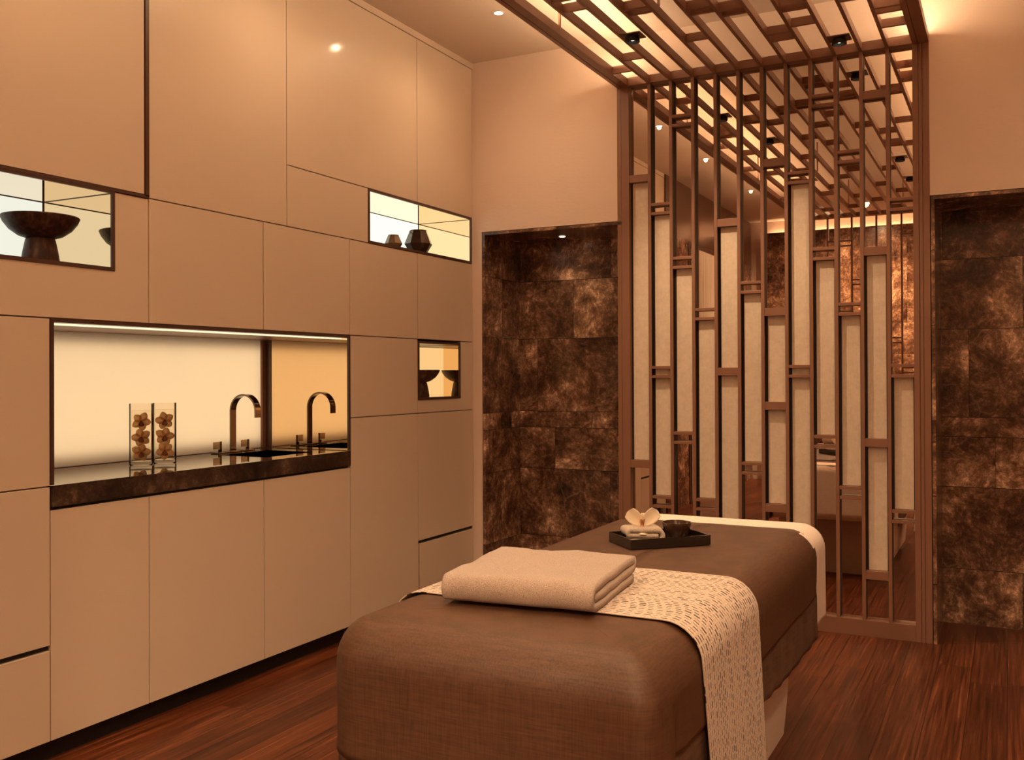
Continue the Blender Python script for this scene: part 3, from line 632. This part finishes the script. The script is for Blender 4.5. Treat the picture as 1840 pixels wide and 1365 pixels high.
# ------------------------------------------------------------------ bed
BX0, BX1, BY0, BYH = -1.432, -.640, 1.815, 3.62      # outer faces, foot plane, head end of the base
TOP = .720
def drape_path(cy_end, off, rc, rl):
    """outline of the draped cloth: head-left -> foot-left corner -> foot -> foot-right corner -> head-right, as (point, normal, curvilinear)"""
    x0, x1, y0 = BX0-off, BX1+off, BY0-off; out = []
    nL = 60
    for i in range(nL): out.append((Vector((x0, cy_end+(y0+rl-cy_end)*i/nL, 0)), Vector((-1, 0, 0))))
    for i in range(15): a = PI+PI/2*i/14; out.append((Vector((x0+rl+rl*math.cos(a), y0+rl+rl*math.sin(a), 0)), Vector((math.cos(a), math.sin(a), 0))))
    for i in range(1, 24): out.append((Vector((x0+rl+(x1-x0-rl-rc)*i/24, y0, 0)), Vector((0, -1, 0))))
    for i in range(15): a = -PI/2+PI/2*i/14; out.append((Vector((x1-rc+rc*math.cos(a), y0+rc+rc*math.sin(a), 0)), Vector((math.cos(a), math.sin(a), 0))))
    for i in range(1, nL+1): out.append((Vector((x1, y0+rc+(cy_end-y0-rc)*i/nL, 0)), Vector((1, 0, 0))))
    return out
def cloth(cy_end, off, hem, top, R=.085, rc=.075, rl=.11, pleat=0, wr=.0, freq=24, seed=0, drop_n=16):
    pts = drape_path(cy_end, off, rc, rl); P = []; cx = (BX0+BX1)/2; s_ = 0; prev = None
    for p, nr in pts:
        if prev is not None: s_ += (p-prev).length
        prev = p.copy(); row = []
        inner = Vector((cx, max(p.y, BY0+.42), 0)) if abs(p.y-cy_end) > 1e-6 else Vector((cx, cy_end, 0))
        edge = Vector((min(max(p.x, BX0-off+R), BX1+off-R), max(p.y, BY0-off+R), 0)); rv = p-edge
        hz = hem(p) if callable(hem) else hem
        for k in range(9):
            q = inner.lerp(edge, k/8); zz = top-.004*(1-(k/8)**2)*0+.0015*noise.noise(Vector((q.x*5, q.y*5, seed)))
            row.append(Vector((q.x, q.y, zz)))
        for k in range(1, 8):
            a = PI/2*k/8; row.append(edge+rv*math.sin(a)+Vector((0, 0, top-R+R*math.cos(a))))
        z0 = top-R
        for k in range(drop_n+1):
            f = k/drop_n; z = z0+(hz-z0)*f; fold = wr*f*(math.sin(s_*freq+5*math.sin(s_*3.1+seed))*.45+1.3*noise.noise(Vector((s_*freq*.28, f*1.5, seed))))
            if pleat and p.x > BX1-.3 and p.y < BY0+.4:
                d_ = (p.y-BY0) if nr.x > .9 else -(BX1-p.x)*(1 if nr.y < -.9 else .0)
                fold += pleat*min(1, f*2.2)*(math.exp(-((d_-.075)/.035)**2)-.9*math.exp(-((d_-.145)/.03)**2))
            row.append(p+nr*fold+Vector((0, 0, z)))
        P.append(row)
    return MB().grid(P)
bed = thing('massage_table', ((BX0+BX1)/2, 2.7, 0), 'massage table on a cream upholstered base beside the lattice screen', 'massage table')
def rbox(x0, x1, y0, y1, z0, z1, r, bulge=0):
    P = []
    for k in range(9):
        f = k/8; z = z0+(z1-z0)*f; b = bulge*math.sin(PI*f); ring = []
        for (cx, cy, a0) in ((x1-r, y1-r, 0), (x0+r, y1-r, PI/2), (x0+r, y0+r, PI), (x1-r, y0+r, 1.5*PI)):
            for i in range(7): a = a0+PI/2*i/6; ring.append(Vector((cx+(r+b)*math.cos(a), cy+(r+b)*math.sin(a), z)))
        P.append(ring+[ring[0].copy()])
    mb = MB().grid(P); return mb
link('base_skirt', rbox(-1.38, -.735, 2.05, 3.60, .0, .50, .05, .018), SKIRT, bed, smooth=True, label='cream upholstered pedestal base')
mb = rbox(BX0+.03, BX1-.03, BY0+.03, 3.80, .50, TOP-.03, .06)
bmesh.ops.holes_fill(mb.bm, edges=mb.bm.edges); link('mattress', mb, SHEET, bed, smooth=True)
# fitted cream sheet folded out at the head end
def straight_cloth(y0, y1, off, hemL, hemR, top, R, ny=20, slant=0., tail=0., wr=0., seed=0, nd=14, uv=False, yedge=None):
    x0, x1 = BX0-off, BX1+off; P = []; UV = []
    for j in range(ny+1):
        v = j/ny; y = y0+(y1-y0)*v; prof = []
        for k in range(nd+1): prof.append((x0, hemL+(top-R-hemL)*k/nd, 1-k/nd, -1))
        for k in range(1, 8): a = PI/2*k/8; prof.append((x0+R-R*math.cos(a), top-R+R*math.sin(a), 0, 0))
        for k in range(13): prof.append((x0+R+(x1-x0-2*R)*k/12, top, 0, 0))
        for k in range(1, 8): a = PI/2*k/8; prof.append((x1-R+R*math.sin(a), top-R+R*math.cos(a), 0, 0))
        for k in range(nd+1): prof.append((x1, top-R-(top-R-hemR)*k/nd, k/nd, 1))
        row = []; urow = []; s_ = 0; pp = None
        for (x, z, dr, sd) in prof:
            yy = y+slant*dr
            w_ = wr*dr*(math.sin(v*11+seed)+.7*math.sin(v*23+1.3*seed)); xx = x+sd*w_ if sd else x
            q = Vector((xx, yy, z+(.001*noise.noise(Vector((x*6, y*6, seed))) if not dr else 0)))
            if pp is not None: s_ += math.hypot(x-pp[0], z-pp[1])
            pp = (x, z); row.append(q); urow.append((s_, y))
        P.append(row); UV.append(urow)
    return MB().grid(P, uv=UV if uv else None)
sh = link('bed_sheet', straight_cloth(3.50, 3.845, .004, .38, .372, TOP+.001, .088, seed=3, wr=.0015), SHEET, smooth='all', solid=.003)
tag(sh, 'cream cotton sheet showing at the head end of the massage table', 'sheet')
mb = MB().grid([[Vector((BX0+.06+(BX1-BX0-.12)*i/20, 3.846+.004*math.sin(i), TOP-.002-(.34)*k/8)) for i in range(21)] for k in range(9)])
link('sheet_end', mb, SHEET, sh, smooth='all', solid=.002)
ub = link('under_blanket', cloth(3.655, .006, lambda p: .335+.055*max(0, min(1, (3.2-p.y)/.9)), TOP+.005, .10, rc=.045, rl=.11, wr=.006, freq=41, seed=2), UNDER, smooth='all', solid=.003)
tag(ub, 'thin wrinkled brown blanket hanging lowest, under the smooth brown bed cover', 'blanket')
bc = link('bed_cover', cloth(3.585, .0165, lambda p: .50 if p.y > 2.1 else (.50 if p.x > BX1-.02 and p.y > BY0+.1 else .42), TOP+.011, .105, rc=.05, rl=.125, pleat=.011, wr=.0035, freq=9, seed=5), COVER, smooth='all', solid=.003)
tag(bc, 'smooth brown satin linen cover over the massage table', 'bed cover')
# corner pleat
# runner
rn = link('bed_runner', straight_cloth(2.125, 2.665, .023, .22, .16, TOP+.0178, .092, ny=40, slant=.11, wr=.0022, seed=1, uv=True, nd=24), RUNNER, smooth='all', solid=.0025)
tag(rn, 'cream runner with rows of dark stitched dashes laid across the bed cover', 'runner')

# ------------------------------------------------------------------ towels
def folded(mb, L, W, T, center, ang, seed=0, disp=.0022, nx=46, tilt=0):
    """three-layer folded towel: section in (b, z), run along a"""
    th = T*.275; h1, h2, h3 = T*.845, T*.50, T*.165; path = []
    bf, bb = 0.0, W                         # front (toward foot) and back
    # inner mid layer: from front inside to back, over the back fold, top layer to the front, big front fold, bottom layer to the back
    r1 = (h1-h2)/2; r2 = (h1-h3)/2
    for i in range(15): path.append((bf+r2*.55+.008+(bb-r1-bf-r2*.55-.008)*i/14, h2))
    for i in range(1, 10): a = -PI/2+PI*i/10; path.append((bb-r1+r1*math.cos(a), (h1+h2)/2+r1*math.sin(a)))
    for i in range(17): path.append((bb-r1-(bb-r1-bf-r2)*i/16, h1))
    for i in range(1, 14): a = PI/2+PI*i/14; path.append((bf+r2+r2*.85*math.cos(a), (h1+h3)/2+r2*math.sin(a)))
    for i in range(17): path.append((bf+r2+(bb-.012-bf-r2)*i/16, h3))
    outer, inner = [], []
    for i, p in enumerate(path):
        a = path[max(i-1, 0)]; b = path[min(i+1, len(path)-1)]; d = Vector((b[0]-a[0], b[1]-a[1])).normalized(); nn = Vector((-d.y, d.x))*th*.5
        outer.append((p[0]+nn.x, p[1]+nn.y)); inner.append((p[0]-nn.x, p[1]-nn.y))
    def endcap(k): return (inner[k], outer[k])
    ring = outer+inner[::-1]; ca, sa = math.cos(ang), math.sin(ang); C = Vector(center); P = []
    for i in range(nx+1):
        u = i/nx; e = min(u, 1-u)*L; sh = 1-.35*max(0, 1-e/.006)**2*.25; row = []
        for (b, z) in ring:
            ax = (u-.5)*L; bb2 = b-W/2; jit = .004*noise.noise(Vector((z*20+seed, b*8, 2.2)))*(1 if u > .5 else -1)*(1 if e < .04 else .3)
            q = Vector((ax+jit, bb2, max(0.0008, z-.004*(abs(2*u-1)**3)*(z/T))))
            dn = disp*noise.noise(Vector((ax*14+seed, b*14, z*14)))*2+disp*.4*noise.noise(Vector((ax*60+seed, b*60, z*60)))
            q.z += dn if z > .008 else abs(dn)*.3; q.y += dn*.6
            row.append(C+Vector((q.x*ca-q.y*sa, q.x*sa+q.y*ca, q.z)))
        P.append(row+[row[0].copy()])
    mb.grid(P); bm = mb.bm
    # close both ends with quads between the two faces of the strip
    k = len(outer); bm.verts.ensure_lookup_table(); n1 = len(ring)+1
    for base in (0, nx*n1):
        for i in range(k-1):
            try: bm.faces.new((bm.verts[base+i], bm.verts[base+i+1], bm.verts[base+2*k-2-i], bm.verts[base+2*k-1-i]))
            except ValueError: pass
    bmesh.ops.remove_doubles(bm, verts=bm.verts, dist=.00001)
    return mb
tw = link('folded_towel', folded(MB(), .385, .40, .074, (-1.078, 2.262, TOP+.0208), math.radians(6), 4), TERRY, smooth='all')
tag(tw, 'large cream folded bath towel lying on the stitched runner', 'towel')

# ------------------------------------------------------------------ tray set
t = thing('serving_tray', (-1.045, 3.09, TOP+.0148), 'black lacquer tray on the brown bed cover carrying towel and bowl', 'tray')
c0 = Vector((-1.091, 2.946, 0)); cL = Vector((-1.203, 3.066, 0)); cR = Vector((-.888, 3.150, 0)); e1 = (cR-c0); e2 = (cL-c0)
L1, L2 = e1.length, e2.length; e1.normalize(); e2 = Vector((-e1.y, e1.x, 0)); TB = TOP+.0148
def tb(mb, a0, a1, b0, b1, z0, z1):
    pts = [c0+e1*a+e2*b+Vector((0, 0, z0)) for a, b in ((a0, b0), (a1, b0), (a1, b1), (a0, b1))]; return mb.prism(pts, Vector((0, 0, z1-z0)))
L2 = .175; L1 = .29
link('tray_base', tb(MB(), 0, L1, 0, L2, TB, TB+.009), TRAY, t)
rm = MB(); tb(rm, 0, L1, 0, .006, TB+.009, TB+.032); tb(rm, 0, L1, L2-.006, L2, TB+.009, TB+.032); tb(rm, 0, .006, .006, L2-.006, TB+.009, TB+.032); tb(rm, L1-.006, L1, .006, L2-.006, TB+.009, TB+.032)
link('tray_rim', rm, TRAY, t)
TF = TB+.0094
tc = c0+e1*.084+e2*.086
st = link('hand_towel', folded(MB(), .100, .118, .054, (tc.x, tc.y, TF), math.radians(122), 9, .002, 24), TERRY_S, smooth='all')
tag(st, 'small ivory rolled hand towel on the black tray', 'towel')
bcn = c0+e1*.213+e2*.092
t = thing('tea_bowl', (bcn.x, bcn.y, TF), 'small dark glazed bowl on the right of the black tray', 'bowl')
link('bowl_shell', MB().lathe([(0, 0), (.026, 0), (.028, .003), (.034, .012), (.044, .032), (.0485, .052), (.049, .057), (.0465, .057), (.042, .036), (.03, .013), (0, .009)], (bcn.x, bcn.y, TF), 48), BOWL, t, smooth=True)
link('lid_insert', MB().lathe([(0, .0105), (.026, .013), (.033, .020), (0, .021)], (bcn.x, bcn.y, TF), 40), TRAY, t, smooth=True)
# orchid blossom on the towel
fo = Vector((tc.x+.004, tc.y-.018, TF+.057)); view = Vector((.42, -.9, 0)).normalized(); rgt = Vector((.9, .42, 0)).normalized(); upv = Vector((0, 0, 1))
t = thing('orchid_blossom', fo, 'pale orchid blossom resting on the small ivory towel', 'flower')
for sx, L_ in ((-1, .066), (1, .070)):
    link('petal', petal(MB(), fo, rgt*sx*.80+upv*.78, (upv*.8-rgt*sx*.6), L_, .047, .25*sx, .9, .10*sx, 12, 10), PETAL, t, smooth='all', solid=.0008)
link('petal', petal(MB(), fo-view*.004, upv, rgt, .040, .026, .3, .3, -.2), PETAL, t, smooth='all', solid=.0008)
link('petal', petal(MB(), fo+view*.004-upv*.006, view*.85-upv*.55-rgt*.12, rgt, .042, .040, -.3, .3, .1), PETAL, t, smooth='all', solid=.0008)
mb = MB(); petal(mb, fo+view*.004-upv*.006, upv*.9+view*.35, rgt, .034, .017, 1.1, .3, -.25, 10, 8)
link('lip', mb, LIP_L, t, smooth='all', solid=.0008)
for k in (-1, 0, 1):
    mb = MB(); p0 = fo+view*.012+rgt*.0035*k+upv*.001; mb.cyl(p0, p0+upv*(.026-.004*abs(k))+view*.008+rgt*.002*k, .0009, 6); link('lip_stripe', mb, LIP, t)
mb = MB().lathe([(0, -.004), (.0045, -.001), (.005, .004), (.003, .009), (0, .011)], fo+view*.008+Vector((0, 0, -.004)), 16); link('column', mb, LIP_L, t, smooth='all')
